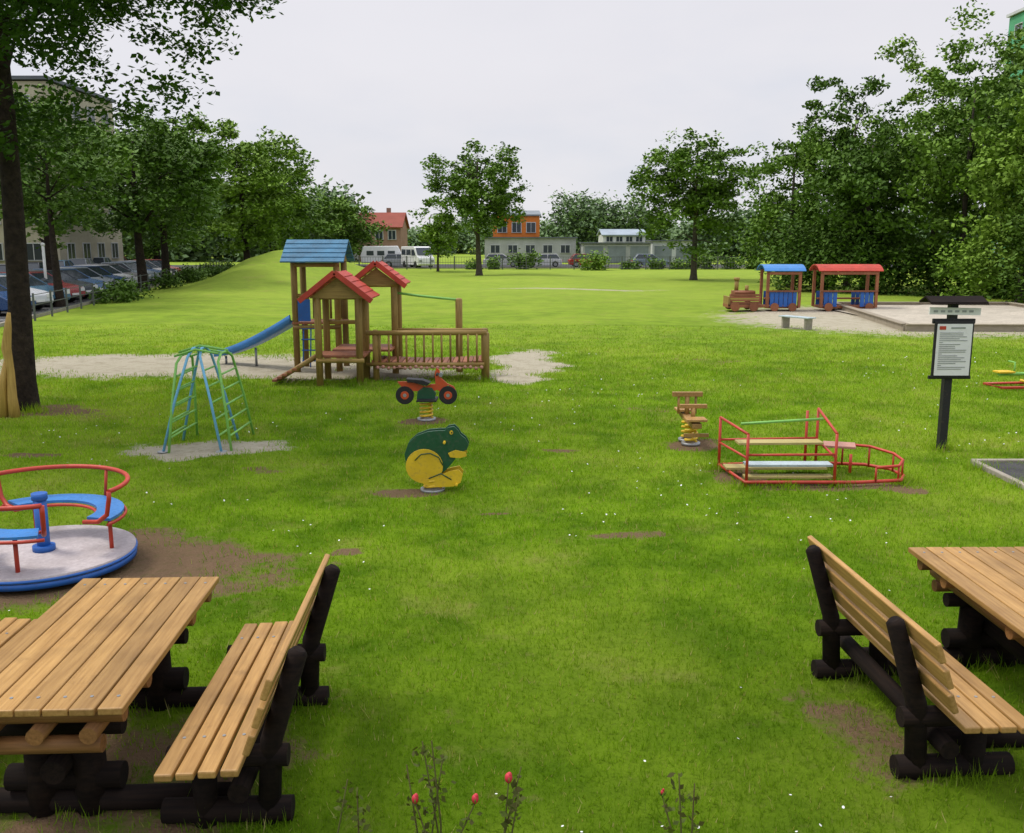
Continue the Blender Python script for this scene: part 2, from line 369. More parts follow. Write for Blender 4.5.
# near left tree (big, mostly out of the top of the frame)
tree('linden_tree',(-8.72,16.8),12,.20,8.4,(5.1,4.6,3.7),360,210,.13,.75,'leafnear','bark',26,.85,.45,(-.25,0),True,1.35)
tree('ash_tree',(-22.5,58.5),11,.3,6.9,(5.0,5,4.1),110,130,.33,1.05,'leafdark','bark',14)
tree('ash_tree',(-24.2,50),11.0,.28,7.0,(4.4,4.5,4.0),95,125,.30,1.0,'leafmid','bark',14)
tree('ash_tree',(-20.6,43.5),8.8,.2,6.1,(3.0,3.2,2.7),55,110,.25,.9,'leafdark','bark',10)
tree('ash_tree',(-24.5,68),12.0,.3,7.2,(4.6,5,4.6),110,130,.37,1.15,'leafmid','bark',10)
tree('ash_tree',(-22.5,82),12.4,.3,7.2,(4.4,5,5.0),110,130,.40,1.2,'leaflight','bark',10)
tree('ash_tree',(-31,84),13.5,.3,8,(5.2,5,5.2),100,130,.42,1.3,'leafmid','bark',10)
tree('ash_tree',(-24,98),12.0,.25,6.6,(4.8,5,5.2),100,125,.46,1.3,'leafmid','bark',8)
tree('ash_tree',(-19,112),8.0,.2,4.6,(4.0,4,3.2),60,125,.46,1.15,'leafmid','bark',8)
tree('ash_tree',(-28,112),11,.2,6,(5,4,5),70,130,.46,1.3,'leafdark','bark',8)
# central tree and right-hand single tree
tree('maple_tree',(-2.9,84.7),11.4,.26,7.1,(4.7,4.4,4.0),150,110,.34,.9,'leafmid','barkl',22,.85,.2)
tree('maple_tree',(14,74),11.8,.24,6.9,(4.2,4.0,4.8),150,110,.33,.95,'leafmid','barkl',18,.85,.2)
tree('birch_tree',(-7.4,96),7,.12,4.0,(2.3,2.2,2.5),40,90,.36,.85,'leaflight','barkl',6)
# wood along the right
for (x,y,H,r,m) in [(18.2,63,10.6,3.4,'leafmid'),(22,63,13.6,4.2,'leafdark'),(26.2,60,15.8,4.4,'leaflight'),(20.6,56,10.4,3.3,'leafdark'),
                    (24.8,53,13.6,3.7,'leafmid'),(29.2,56,15.6,4.6,'leafmid'),(25.0,47,10.8,3.0,'leaflight'),(29,48,13.6,4.0,'leafdark'),
                    (26.4,42.5,10.0,2.8,'leafmid'),(33,60,16.6,4.8,'leafmid'),(34,50,14.4,4.2,'leafdark'),(39,70,19.5,5.4,'leafdark')]:
    tree('locust_tree',(x,y),H,.2,H*.54,(r,r,H*.44),int(18*r+50),115,.29,.95,m,'barkl',6,.8,.3,up=.3)
shrub_mass('undergrowth',[(17.0+ i*1.7+RNG.uniform(-.3,.3),58-i*1.3,1.9,1.6,RNG.uniform(2.4,4.4)) for i in range(9)]+[(23.8,43.5,1.3,1.4,4.2),(25,40,1.2,1.2,3.0),(27.5,37,1.5,1.5,3.2)],170,.26,'leafdark',.9)
shrub_mass('shrub',[(22.4,46.5,1.6,1.2,3.6)],170,.22,'leaflight',.8)
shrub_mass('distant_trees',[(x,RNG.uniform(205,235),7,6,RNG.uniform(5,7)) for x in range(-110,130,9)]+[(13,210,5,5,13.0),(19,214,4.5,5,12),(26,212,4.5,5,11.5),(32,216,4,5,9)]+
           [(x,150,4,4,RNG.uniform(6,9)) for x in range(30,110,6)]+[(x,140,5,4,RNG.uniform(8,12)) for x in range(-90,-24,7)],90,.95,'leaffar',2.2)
shrub_mass('hedge',[(x,101.8,1.0,.6,RNG.uniform(.5,1.5)) for x in (-4,-2.2,.6,2.0,12.5,15,17.5,19,21,23,25)],80,.34,'leafmid',.6)
shrub_mass('bush',[(8.3,98,1.3,1.2,2.3)],120,.3,'leaflight',.8)
shrub_mass('roadside_shrubs',[(road_x(y)+RNG.uniform(.8,1.6),y,.9,1.5,RNG.uniform(.45,.9)) for y in (47,49.5,60,67,71,75,80,85,89,93)],110,.2,'leafdark',.5)

# ---------------------------------------------------------------- street, kerb, cars
def strip(name,pts,z,mat,th=None):
    m=MB(); m.add([(x,y,z) for x,y in pts],[tuple(range(len(pts)))]); return m.obj(name,mat)
strip('street',[(road_x(-20)-14,-20),(road_x(-20),-20),(road_x(118),118),(road_x(118)-14,118)],.035,'asphalt')
strip('road',[(road_x(104),104.2),(75,104.2),(75,122),(road_x(104),122)],.03,'asphalt')
k=MB()
for i in range(0,34):
    y0=-20+i*4; k.beam((road_x(y0)+.1,y0+.03,.05),(road_x(y0+4)+.1,y0+3.97,.05),.14,.16)
k.obj('kerb','paving',None,.01)
k=MB(); k.beam((road_x(104)+.5,104.1,.05),(75,104.1,.05),.15,.16); k.obj('kerb','paving')
m=MB()
for i in range(0,30):
    y=36+i*2.6; m.add([(road_x(y)-.3,y,.04),(road_x(y)-4.8,y-.4,.04),(road_x(y)-4.8,y-.28,.04),(road_x(y)-.3,y+.12,.04)],[(0,1,2,3)])
m.obj('parking_marking','white')

carpaints={}
def carpaint(col):
    if col not in carpaints: carpaints[col]=paint('car_paint_%d'%len(carpaints),col,.25,.08,.05)
    return carpaints[col]
def car(loc,rot,col,name='parked_car'):
    z=.035; e=top(name,(loc[0],loc[1],z),rot,world=False)
    prof=[(-2.05,.35),(-2.08,.62),(-2.0,.86),(-1.5,.93),(1.0,.93),(1.75,.80),(2.05,.66),(2.1,.4),(2.02,.25)]
    def arch(cx): return [(cx+.36*math.cos(a),.30+.36*math.sin(a)) for a in np.linspace(0,math.pi,9)]
    prof+= [(1.68,.22)]+arch(1.3)+[(.92,.2),(-.9,.2)]+arch(-1.3)+[(-1.68,.24),(-1.98,.27)]
    b=MB(); b.panel(prof,0,1.66); b.obj('body',carpaint(col),e,.04)
    c=MB()
    lo=[(-1.85,-.76,.92),(.98,-.76,.92),(.98,.76,.92),(-1.85,.76,.92)]; hi=[(-1.45,-.60,1.42),(.15,-.60,1.42),(.15,.60,1.42),(-1.45,.60,1.42)]
    c.add(lo+hi,[(0,1,5,4),(1,2,6,5),(2,3,7,6),(3,0,4,7)]); c.obj('windows','glass',e)
    r=MB(); r.box((-.65,0,1.435),(1.66,1.24,.05))
    for s in (-1,1):
        for a,bb in (((-1.85,.76*s,.92),(-1.45,.61*s,1.42)),((.98,.76*s,.92),(.15,.61*s,1.42)),((-.4,.77*s,.92),(-.45,.615*s,1.42))): r.tube([a,bb],.035,6)
    r.obj('roof',carpaint(col),e,.015)
    w=MB(); h=MB(); l=MB(); t=MB()
    for x in (-1.3,1.3):
        for s in (-1,1):
            w.tube([(x,.64*s,.31),(x,.84*s,.31)],.31,16); h.tube([(x,.835*s,.31),(x,.85*s,.31)],.19,12)
    for s in (-1,1):
        l.box((2.04,.58*s,.62),(.12,.34,.15)); t.box((-2.06,.6*s,.72),(.08,.28,.18))
        r2=MB(); r2.box((.72,.88*s,.98),(.12,.16,.11)); r2.obj('mirror',carpaint(col),e)
    l.box((2.09,0,.42),(.06,.5,.1)); w.box((2.07,0,.3),(.08,1.1,.12))
    w.obj('tyres','black',e); h.obj('hubcaps','steel',e); l.obj('headlights','white',e); t.obj('tail_lights','red',e)
cols=[(.02,.06,.16),(.55,.56,.58),(.07,.16,.24),(.30,.04,.04),(.06,.07,.08),(.08,.16,.3),(.3,.33,.36),(.03,.08,.2),(.4,.42,.45),(.12,.12,.13),(.25,.3,.34),(.05,.1,.2),(.3,.3,.3),(.03,.03,.04),(.4,.08,.05)]
for i in range(15):
    y=38.8+i*2.6*(1 if i<6 else 1.0)+(i>9)*2; car((road_x(y)-2.6,y),rad(-12)+RNG.normal(0,.02),cols[i])
for i in range(8):
    y=50+i*6.3; car((road_x(y)-9.5,y),rad(99),cols[(i*4+1)%15])
for x,c,r in [(-12.6,(.35,.36,.38),3),(-1.2,(.5,.5,.5),0),(3.6,(.55,.55,.56),180),(8.5,(.35,.03,.02),4),(15.6,(.2,.25,.3),0),(-21,(.5,.5,.52),0)]:
    car((x,109+RNG.uniform(-.5,.5)),rad(r),c)
# van
def van(loc,rot):
    e=top('white_van',(loc[0],loc[1],.035),rot,world=False)
    prof=[(-2.5,.4),(-2.52,2.0),(-2.4,2.3),(1.15,2.32),(1.5,2.2),(2.05,1.35),(2.5,1.1),(2.6,.5),(2.5,.3)]
    for cx in (1.6,-1.6): prof+=[(cx+.42*math.cos(a),.33+.42*math.sin(a)) for a in np.linspace(0,math.pi,9)]
    prof+=[(-2.4,.3)]
    b=MB(); b.panel(prof,0,1.9); b.obj('body','white',e,.05)
    g=MB(); 
    for s in (-1,1):
        g.panel([(.6,1.35),(.6,2.0),(1.3,2.0),(1.8,1.35)],.955*s,.02); g.panel([(-.9,1.4),(-.9,2.0),(.4,2.0),(.4,1.4)],.955*s,.02); g.panel([(-2.3,1.4),(-2.3,2.0),(-1.1,2.0),(-1.1,1.4)],.955*s,.02)
    g.add([(1.52,-.82,2.16),(1.52,.82,2.16),(2.06,.86,1.4),(2.06,-.86,1.4)],[(0,1,2,3)])
    for v in range(len(g.v)-4,len(g.v)): g.v[v]=(g.v[v][0]+.04,g.v[v][1],g.v[v][2]+.03)
    g.obj('windows','glass',e)
    w=MB()
    for x in (-1.6,1.6):
        for s in (-1,1): w.tube([(x,.75*s,.36),(x,.97*s,.36)],.36,16)
    w.obj('tyres','black',e); l=MB(); l.box((2.56,.7,.8),(.1,.3,.2)); l.box((2.56,-.7,.8),(.1,.3,.2)); l.obj('headlights','steel',e)
van((-10.4,106),rad(-62)); 
# caravan / white trailer by the van
e=top('caravan',(-15.0,110.5,.035),rad(5),world=False)
m=MB(); m.panel([(-2.2,.45),(-2.3,1.3),(-1.9,2.3),(1.9,2.35),(2.3,1.5),(2.2,.45)],0,2.0); m.obj('body','white',e,.06)
m=MB(); [m.box((x,-1.01,1.55),(.8,.03,.5)) for x in (-1.2,0,1.2)]; m.obj('windows','glass',e)
m=MB(); m.tube([(0,-1.0,.33),(0,-.8,.33)],.33,14); m.tube([(0,1.0,.33),(0,.8,.33)],.33,14); m.obj('tyres','black',e)

# ---------------------------------------------------------------- fences
e=top('wire_fence',(0,100.6,0)); f=MB(); w=MB()
for x in np.arange(-26,24,2.5):
    f.box((x,100.6,.65),(.11,.11,1.5))
for z in (.15,.75,1.3): w.beam((-26,100.6,z),(23.5,100.6,z),.04,.045)
for x in np.arange(-26,23.5,.28): w.beam((x,100.6,.1),(x,100.6,1.3),.022,.022)
f.obj('posts','fence',e); w.obj('wires','fence',e)
e=top('wire_fence',(road_x(60)+.6,60,0)); f=MB(); w=MB(); ysf=np.arange(36,99,2.2)
for y in ysf: f.box((road_x(y)+.6,y,.5),(.06,.06,1.1))
for z in (.25,.6,.98):
    w.beam((road_x(36)+.6,36,z),(road_x(98.5)+.6,98.5,z),.025,.025)
f.obj('posts','fence',e); w.obj('rails','fence',e)

# ---------------------------------------------------------------- buildings
def wallm(name,c): return rough_mat(name,tuple(x*.82 for x in c),c,5,.85,.15,.01)
M['beige']=wallm('beige_render',(.50,.45,.34)); M['orangew']=wallm('orange_render',(.66,.20,.04)); M['greyw']=wallm('grey_render',(.44,.44,.45))
M['whitew']=wallm('white_render',(.62,.63,.64)); M['brick']=wallm('brick_wall',(.33,.20,.15)); M['rooftile']=wallm('red_tile_roof',(.30,.085,.06))
M['greenw']=wallm('green_render',(.12,.42,.22)); M['darkroof']=wallm('tar_roof',(.14,.15,.17)); M['garage']=wallm('garage_door_paint',(.24,.27,.29)); M['blueroof2']=wallm('bluish_sheet_roof',(.36,.42,.48))
def windows(parent,x0,x1,y,z0,z1,nx_,nz_,w,h,axis='x',sign=-1):
    g=MB(); fr=MB(); si=MB()
    for i in range(nx_):
        for j in range(nz_):
            cx=x0+(x1-x0)*(i+.5)/nx_; cz=z0+(z1-z0)*(j+.5)/nz_
            def bx(mm,dx,dz,ww,hh,dep,o):
                if axis=='x': mm.box((cx+dx,y+sign*o,cz+dz),(ww,dep,hh))
                else: mm.box((y+sign*o,cx+dx,cz+dz),(dep,ww,hh))
            bx(g,0,0,w,h,.04,.022)
            bx(fr,0,h/2,w+.12,.08,.07,.037); bx(fr,-w/2,-.02,.08,h-.1,.07,.037); bx(fr,w/2,-.02,.08,h-.1,.07,.037); bx(fr,0,-.02,.06,h-.1,.06,.034)
            bx(si,0,-h/2,w+.2,.07,.14,.072)
    g.obj('windows','glass',parent); fr.obj('window_frames','whitew',parent); si.obj('window_sills','greyw',parent)
def block(name,x0,x1,y0,y1,h,wall,nst,nw,roofm='darkroof',side=None):
    e=top(name,((x0+x1)/2,(y0+y1)/2,0)); m=MB(); m.box(((x0+x1)/2,(y0+y1)/2,h/2-.1),(x1-x0,y1-y0,h+.2)); m.obj('walls',wall,e)
    m=MB(); m.box(((x0+x1)/2,(y0+y1)/2,h+.24),(x1-x0+.5,y1-y0+.5,.28)); m.obj('roof',roofm,e)
    windows(e,x0+.5,x1-.5,y0,.6,h-.3,nw,nst,1.5,1.4)
    if side: windows(e,y0+.5,y1-.5,x0 if side<0 else x1,.6,h-.3,int((y1-y0)/3.2),nst,1.4,1.4,'y',side)
    d=MB(); d.box(((x0+x1)/2,y0-.03,1.05),(1.3,.05,2.1)); d.obj('door','brick',e)
    return e
block('apartment_block',-75,-37.5,80,93,15.6,'beige',5,11,side=1)
block('apartment_block',-66,-42,52,64,16.5,'beige',5,6,side=1)
block('green_apartment_block',52.4,80,92,106,26.0,'greenw',9,8,'whitew',-1)
def gable_house(name,x0,x1,y0,y1,he,hr,wall,roof,nw,nst,ridge='x'):
    e=top(name,((x0+x1)/2,(y0+y1)/2,0)); m=MB(); cy=(y0+y1)/2;cx=(x0+x1)/2
    m.box((cx,cy,he/2-.1),(x1-x0,y1-y0,he+.2)); 
    if ridge=='x':
        for x in (x0,x1): m.add([(x,y0,he),(x,y1,he),(x,cy,hr)],[(0,1,2)])
        m.obj('walls',wall,e); r=MB()
        for s,yy in ((-1,y0-.4),(1,y1+.4)): r.beam((cx,yy,he-.2+.0),(cx,cy,hr+.06),x1-x0+.7,.16)
    else:
        m.panel([(x0,he),(x1,he),(cx,hr)],cy,y1-y0); m.obj('walls',wall,e); r=MB()
        for xx in (x0-.4,x1+.4): r.beam((xx,cy,he-.2),(cx,cy,hr+.06),y1-y0+.7,.16)
    r.obj('roof',roof,e); c=MB(); c.box((cx+.8,cy+.6,hr+.1),(.6,.6,1.4)); c.obj('chimney','brick',e)
    windows(e,x0+.3,x1-.3,y0,.4,he-.1,nw,nst,1.1,1.3)
    d=MB(); d.box((x0+.9,y0-.03,1.05),(1.0,.05,2.1)); d.obj('door','garage',e)
gable_house('red_roofed_house',-22.0,-15.9,138,147,5.0,6.9,'brick','rooftile',3,2)
gable_house('house',-33,-24,146,154,4.6,7.0,'greyw','rooftile',3,2)
# orange house: flat-topped block with a lower pale wing
e=top('orange_house',(1,140,0)); m=MB(); m.box((.6,141,3.25),(6.6,8,6.7)); m.obj('walls','orangew',e)
m=MB(); m.add([(-2.9,136.8,6.6),(4.1,136.8,6.6),(4.1,145.2,7.4),(-2.9,145.2,7.4),(-2.9,136.8,6.4),(4.1,136.8,6.4),(4.1,145.2,7.2),(-2.9,145.2,7.2)],[(0,1,2,3),(7,6,5,4),(0,4,5,1),(1,5,6,2),(2,6,7,3),(3,7,4,0)]); m.obj('roof','garage',e)
windows(e,-2.4,3.7,137,3.4,6.2,3,1,1.3,1.4)
m=MB(); m.box((2.5,134.4,1.6),(12.5,4.6,3.4)); m.obj('annex','greyw',e)
m=MB(); m.box((2.5,134.3,3.38),(12.9,5,.16)); m.obj('annex_roof','darkroof',e); windows(e,-3.5,8.5,132.1,.9,2.8,5,1,1.3,1.1)
# garage rows
def garages(x0,n,y,h,wall,doorm):
    e=top('garage_row',(x0+n*1.5,y+3,0)); m=MB(); m.box((x0+n*1.5,y+3,h/2),(n*3,6,h)); m.obj('walls',wall,e)
    r=MB(); r.box((x0+n*1.5,y+2.9,h+.07),(n*3+.5,6.6,.15)); r.obj('roof','darkroof',e)
    d=MB(); f=MB()
    for i in range(n):
        d.box((x0+1.5+i*3,y-.03,1.15),(2.4,.06,2.2)); f.box((x0+1.5+i*3,y-.045,2.31),(2.7,.08,.1))
    d.obj('doors',doorm,e); f.obj('door_lintels','whitew',e)
garages(9.4,3,128,2.6,'greyw','garage'); garages(19.5,2,134,2.9,'whitew','garage')
e=top('workshop_building',(16.5,146,0)); m=MB(); m.box((16.5,146,1.9),(6.2,8,3.9)); m.obj('walls','whitew',e)
m=MB(); m.beam((16.5,141.7,3.75),(16.5,146,4.6),6.7,.15); m.beam((16.5,150.3,3.75),(16.5,146,4.6),6.7,.15); m.obj('roof','blueroof2',e); windows(e,13.6,19.4,142,2.5,3.9,4,1,1.0,.8)
# lamp, mast
e=top('street_lamp',(-9.5,112,0)); m=MB(); m.tube([(-9.5,112,0),(-9.5,112,5.4),(-9.3,111.6,5.9),(-8.8,111,6.0)],[.1,.07,.05,.05],8); m.obj('pole','steel',e); m=MB(); m.box((-8.6,110.9,5.97),(.7,.3,.14)); m.obj('lamp_head','steel',e)
e=top('white_pole',(-22.6,46.5,0)); m=MB(); m.tube([(-22.6,46.5,0),(-22.6,46.5,2.75)],.07,8); m.ball((-22.6,46.5,2.8),.1); m.obj('pole','white',e)

# ---------------------------------------------------------------- picnic furniture
def bench(loc,side,y0=0,y1=1.85,rot=0):
    """slatted log bench; side=+1 backrest on +x side"""
    e=top('picnic_bench',(loc[0],loc[1],0),rot,world=False); s=side; L=y1-y0
    m=MB()
    for i in range(4): m.box((s*(-.29+.102*i),L/2+RNG.normal(0,.006),.45+.004*i),(.088,L,.04),(0,0,RNG.normal(0,.003)))
    m.obj('seat','plankY',e,.009)
    m=MB(); 
    for a,z in ((.125,.61),(.17,.75),(.222,.895)): m.box((s*a,L/2+RNG.normal(0,.006),z),(.035,L,.115),(0,s*rad(20),RNG.normal(0,.003)))
    m.obj('backrest','plankY',e,.009)
    m=MB(); yy=[.34,L-.26]
    for y in yy:
        m.tube([(s*.12,y,-.05),(s*.155,y,.45),(s*.31,y,.93),(s*.32,y,.95)],[.062,.058,.05,.03],12)
        m.tube([(s*-.38,y,.365),(s*.24,y,.365)],.058,12)
        m.tube([(s*-.2,y,-.05),(s*-.2,y,.31)],.065,12)
        m.tube([(s*-.42,y,.06),(s*.25,y,.06)],.065,12)
    m.obj('supports','darkwood',e)
    m=MB(); m.tube([(0,yy[0]-.12,.22),(0,yy[1]+.12,.22)],.055,12); m.obj('stretcher','darkwoodY',e)
    b=MB()      # bolt heads on the slats
    for y in yy:
        for i in range(4): b.tube([(s*(-.29+.102*i),y,.468+.004*i),(s*(-.29+.102*i),y,.474+.004*i)],.009,8)
    b.obj('bolts','steel',e)
def table(loc,rot=0,L=1.86,W=.92,feet=(-.9,.95)):
    e=top('picnic_table',(loc[0],loc[1],0),rot,world=False); m=MB(); n=7; w=W/n
    for i in range(n): m.box((-W/2+w*(i+.5),L/2,.735),(w-.009,L+RNG.normal(0,.006),.038),(0,0,RNG.normal(0,.0015)))
    m.obj('table_top','plankY',e,.007)
    m=MB()
    for y in (.13,.50,L-.50,L-.13): m.tube([(-.42,y,.668),(.42,y,.668)],.047,12)
    for y in (.13,L-.13): m.tube([(-.30,y,.50),(.30,y,.50)],.045,12)
    m.obj('cross_logs','midlog',e)
    m=MB()
    for x in (-.26,0,.26): m.tube([(x,.05,.582),(x,L-.05,.582)],.045,12)
    m.obj('side_logs','midlogY',e)
    m=MB()
    for y in (.36,L-.36):
        m.tube([(-.32,y,.48),(.32,y,.48)],.05,12)
        m.tube([(-.13,y,.0),(-.12,y,.44)],.085,12); m.tube([(.13,y,.0),(.12,y,.44)],.085,12)
        m.tube([(-.30,y,.19),(.30,y,.19)],.07,12)
        m.tube([(feet[0],y+.0,.055),(feet[1],y,.055)],.065,12)
    m.obj('supports','darkwood',e)
    m=MB(); m.tube([(0,.2,.30),(0,L-.2,.30)],.065,12); m.obj('stretcher','darkwoodY',e)
    b=MB()
    for y in (.13,L-.13):
        for i in range(n): b.tube([(-W/2+w*(i+.5),y,.752),(-W/2+w*(i+.5),y,.758)],.009,8)
    b.obj('bolts','steel',e)
table((-2.36,4.28),rad(2.6)); bench((-1.39,4.2),1,rot=rad(2.4)); bench((-3.42,4.25),-1,rot=rad(2.5))
table((3.44,4.93),rad(1.0)); bench((2.44,4.62),-1,rot=rad(3)); 
bench((4.55,4.9),1)

# ---------------------------------------------------------------- merry-go-round
e=top('merry_go_round',(-4.38,8.52,0)); cx,cy=-4.38,8.52; R=.80
def arc(r,a0,a1,z,n=24): return [(cx+r*math.cos(rad(a0+(a1-a0)*i/n)),cy+r*math.sin(rad(a0+(a1-a0)*i/n)),z) for i in range(n+1)]
m=MB(); m.tube([(cx,cy,.10),(cx,cy,.15)],R,64); m.obj('platform','platform',e)
m=MB(); m.tube([(cx,cy,.045),(cx,cy,.098)],R+.006,64); m.tube(arc(R+.003,0,360-360/48,.118,47),.014,8,closed=True); m.obj('rim','blue',e)
m=MB(); m.tube([(cx,cy,0),(cx,cy,.66)],.058,16); m.tube([(cx,cy,.64),(cx,cy,.70)],.07,16); m.tube([(cx,cy,.15),(cx,cy,.2)],.1,16); m.obj('centre_post','blue',e)
rails=MB(); seats=MB()
for a0,sp_ in ((-16,160),(186,112)):
    a1=a0+sp_; ra=R-.03
    rails.tube(arc(ra,a0,a1,.77),.022,10)
    for a in (a0,a1):
        rails.tube([arc(ra,a,a,.77)[0],arc(ra-.005,a,a,.70)[0],arc(ra-.04,a,a,.55)[0],arc(ra-.14,a,a,.475)[0],arc(ra-.30,a,a,.46)[0]],.022,8)
    for a in ((a0+a1)/2,): rails.tube([arc(ra,a,a,.77)[0],arc(ra-.04,a,a,.46)[0]],.016,8)
    rails.tube(arc(ra-.04,a0,a1,.455),.016,8)
    for a in (a0+22,a1-22): rails.tube([arc(ra-.16,a,a,.45)[0],arc(ra-.16,a,a,.15)[0]],.02,8)
    rails.tube(arc(ra-.30,a0,a1,.455),.016,8)
    o=[(x,y) for x,y,_ in arc(ra-.05,a0+4,a1-4,0,16)]; i_=[(x,y) for x,y,_ in arc(ra-.29,a0+4,a1-4,0,16)][::-1]
    poly=o+i_; n=len(poly); seats.add([(x,y,.475) for x,y in poly]+[(x,y,.50) for x,y in poly],[tuple(range(n))[::-1],tuple(range(n,2*n))]+[(i,(i+1)%n,(i+1)%n+n,i+n) for i in range(n)])
rails.obj('rails','red',e); seats.obj('seats','slide',e)

# ---------------------------------------------------------------- rainbow climbing frame
e=top('climbing_frame',(-4.6,13.9,0)); A=MB(); B=MB(); C=MB()
def ladder(mm,rg,x0,xt,y0,y1,yt0,yt1,h):
    mm.tube([(x0,y0,0),(x0*.55+xt*.45,y0*.55+yt0*.45,h*.5),(xt*.92+x0*.08,yt0,h*.93),(xt,(yt0*.7+yt1*.3),h),(xt,(yt0*.3+yt1*.7),h),(xt*.92+x0*.08,yt1,h*.93),(x0*.55+xt*.45,y1*.55+yt1*.45,h*.5),(x0,y1,0)],.02,8)
    for k in range(1,6):
        f=k/6.3; a=(x0+(xt-x0)*f,y0+(yt0-y0)*f,h*f); b=(x0+(xt-x0)*f,y1+(yt1-y1)*f,h*f); rg.tube([a,b],.015,8)
ladder(A,C,-5.02,-4.62,13.35,14.2,13.55,14.05,1.46)
ladder(A,C,-4.18,-4.5,13.35,14.2,13.55,14.05,1.46)
ladder(B,C,-4.92,-4.83,13.3,14.55,13.6,14.3,1.35)
ladder(B,C,-4.05,-4.25,13.4,14.6,13.6,14.3,1.38)
for y,z in ((13.6,1.44),(13.8,1.475),(14.05,1.44),(14.25,1.36)): B.tube([(-4.86,y,z-.08),(-4.55,y,z+.02),(-4.22,y,z-.04)],.016,8)
A.obj('blue_tubes','ltblue',e); B.obj('green_tubes','green',e); C.obj('rungs','green',e)
m=MB(); [m.tube([(x,13.35,.0),(x,13.35,.02)],.08,10) for x in (-5.02,-4.18)]; m.obj('feet','steel',e)

# ---------------------------------------------------------------- wooden play tower
e=top('wooden_play_tower',(-3.8,21.4,0)); P=MB(); 
def post(x,y,h,r=.075): P.tube([(x,y,-.05),(x,y,h-.03),(x,y,h)],[r,r,r*.7],12)
for x in (-4.05,-3.2):
    for y in (19.85,20.75): post(x,y,1.92)
for x in (-3.42,-2.65):
    for y in (21.5,22.3): post(x,y,2.1)
for x in (-5.0,-4.02):
    for y in (22.0,22.95): post(x,y,2.6)
post(-.58,20.55,1.05,.09); post(-.62,21.5,1.05,.08); post(-1.22,21.9,1.70,.08); post(-2.95,20.5,1.1,.07)
P.obj('posts','logZ',e)
D=MB()
for i in range(8): D.box((-3.62,19.9+i*.115,.60),(1.05,.1,.05))
for i in range(9): D.box((-3.3,20.85+i*.13,.62),(1.3,.115,.05))
for i in range(8): D.box((-4.5,21.98+i*.125,1.12),(1.15,.11,.05))
for i in range(9): D.box((-4.15-.11*i,20.35,.56-.06*i),(.10,.9,.05),(0,0,0))
for i in range(22): D.box((-3.0+.11*i,20.95,.42-.05*math.sin(i/21*math.pi)),(.095,1.0,.045))
D.obj('decks','redY',e,.006)
B=MB(); 
B.tube([(-3.15,20.45,1.04),(-.55,20.5,1.04)],.055,10); B.tube([(-3.15,20.42,.36),(-.6,20.42,.36)],.045,10)
B.tube([(-2.7,21.5,1.0),(-.62,21.5,1.0)],.05,10)
B.tube([(-4.1,19.8,.52),(-3.1,19.8,.52)],.05,10); B.tube([(-5.05,21.95,1.03),(-3.95,21.95,1.03)],.05,10)
B.tube([(-4.12,19.84,1.84),(-3.12,19.84,1.84)],.05,10); B.tube([(-5.05,21.98,2.45),(-3.95,21.98,2.45)],.05,10); B.tube([(-3.5,21.45,2.02),(-2.6,21.45,2.02)],.05,10)
B.tube([(-5.05,22.0,1.75),(-3.95,22.0,1.75)],.045,10); B.tube([(-3.2,20.75,1.2),(-3.4,21.5,1.3)],.04,10); B.tube([(-4.05,20.75,1.25),(-3.2,20.75,1.25)],.045,10)
B.tube([(-4.95,20.0,.1),(-4.1,19.9,.62)],.05,10)
B.obj('beams','logX',e)
R_=MB()
for i in range(12): x=-2.85+i*.19; R_.tube([(x,20.45,.38),(x,20.45,1.02)],.022,8)
for i in range(7): x=-4.9+i*.135; R_.tube([(x,22.95,1.15),(x,22.95,1.75)],.03,8)
R_.obj('balusters','logZ',e)
m=MB(); 
for i in range(20): m.ball((-2.9+i*.118,20.36,.30+.015*math.sin(i*2)),.042,8)
m.tube([(-2.95,20.36,.30),(-.62,20.36,.30)],.015,6); m.obj('rope_balls','pink',e)
def gable(x0,x1,y0,y1,ze,zr,ridge,mat,name):
    r=MB(); cx,cy=(x0+x1)/2,(y0+y1)/2; n=5
    for s in (-1,1):
        for i in range(n):
            f0=i/n; f1=(i+1.08)/n
            if ridge=='y':
                xa=x0 if s<0 else x1; p=(xa+(cx-xa)*f0,cy,ze+(zr-ze)*f0+.02); q=(xa+(cx-xa)*f1,cy,ze+(zr-ze)*f1); 
                r.beam(p,q,y1-y0,.035)
            else:
                ya=y0 if s<0 else y1; p=(cx,ya+(cy-ya)*f0,ze+(zr-ze)*f0+.02); q=(cx,ya+(cy-ya)*f1,ze+(zr-ze)*f1)
                r.beam(p,q,x1-x0,.035)
    r.obj(name,mat,e,.005)
gable(-4.36,-2.90,19.62,20.98,1.80,2.34,'y','redroof','front_roof')
gable(-3.68,-2.38,21.3,22.5,2.02,2.50,'y','redroof','rear_roof')
gable(-5.24,-3.80,21.7,23.25,2.50,3.00,'x','blueroof','tower_roof')
m=MB()
m.panel([(-4.2,1.82),(-3.04,1.82),(-3.62,2.24)],19.78,.03)
m.panel([(-3.52,2.04),(-2.54,2.04),(-3.03,2.40)],21.42,.03)
for x in (-5.1,-3.94): m.add([(x,21.95,2.52),(x,23.0,2.52),(x,22.47,2.92)],[(0,1,2)])
m.obj('gable_boards','logX',e)
m=MB()      # red barge boards on the two small roofs
for (xa,xb,yy,ze,zr) in ((-4.38,-2.88,19.60,1.80,2.36),(-3.70,-2.36,21.28,2.02,2.52)):
    xc=(xa+xb)/2; m.beam((xa,yy,ze-.03),(xc,yy,zr-.0),.035,.11); m.beam((xb,yy,ze-.03),(xc,yy,zr-.0),.035,.11)
m.obj('barge_boards','redroof',e,.004)
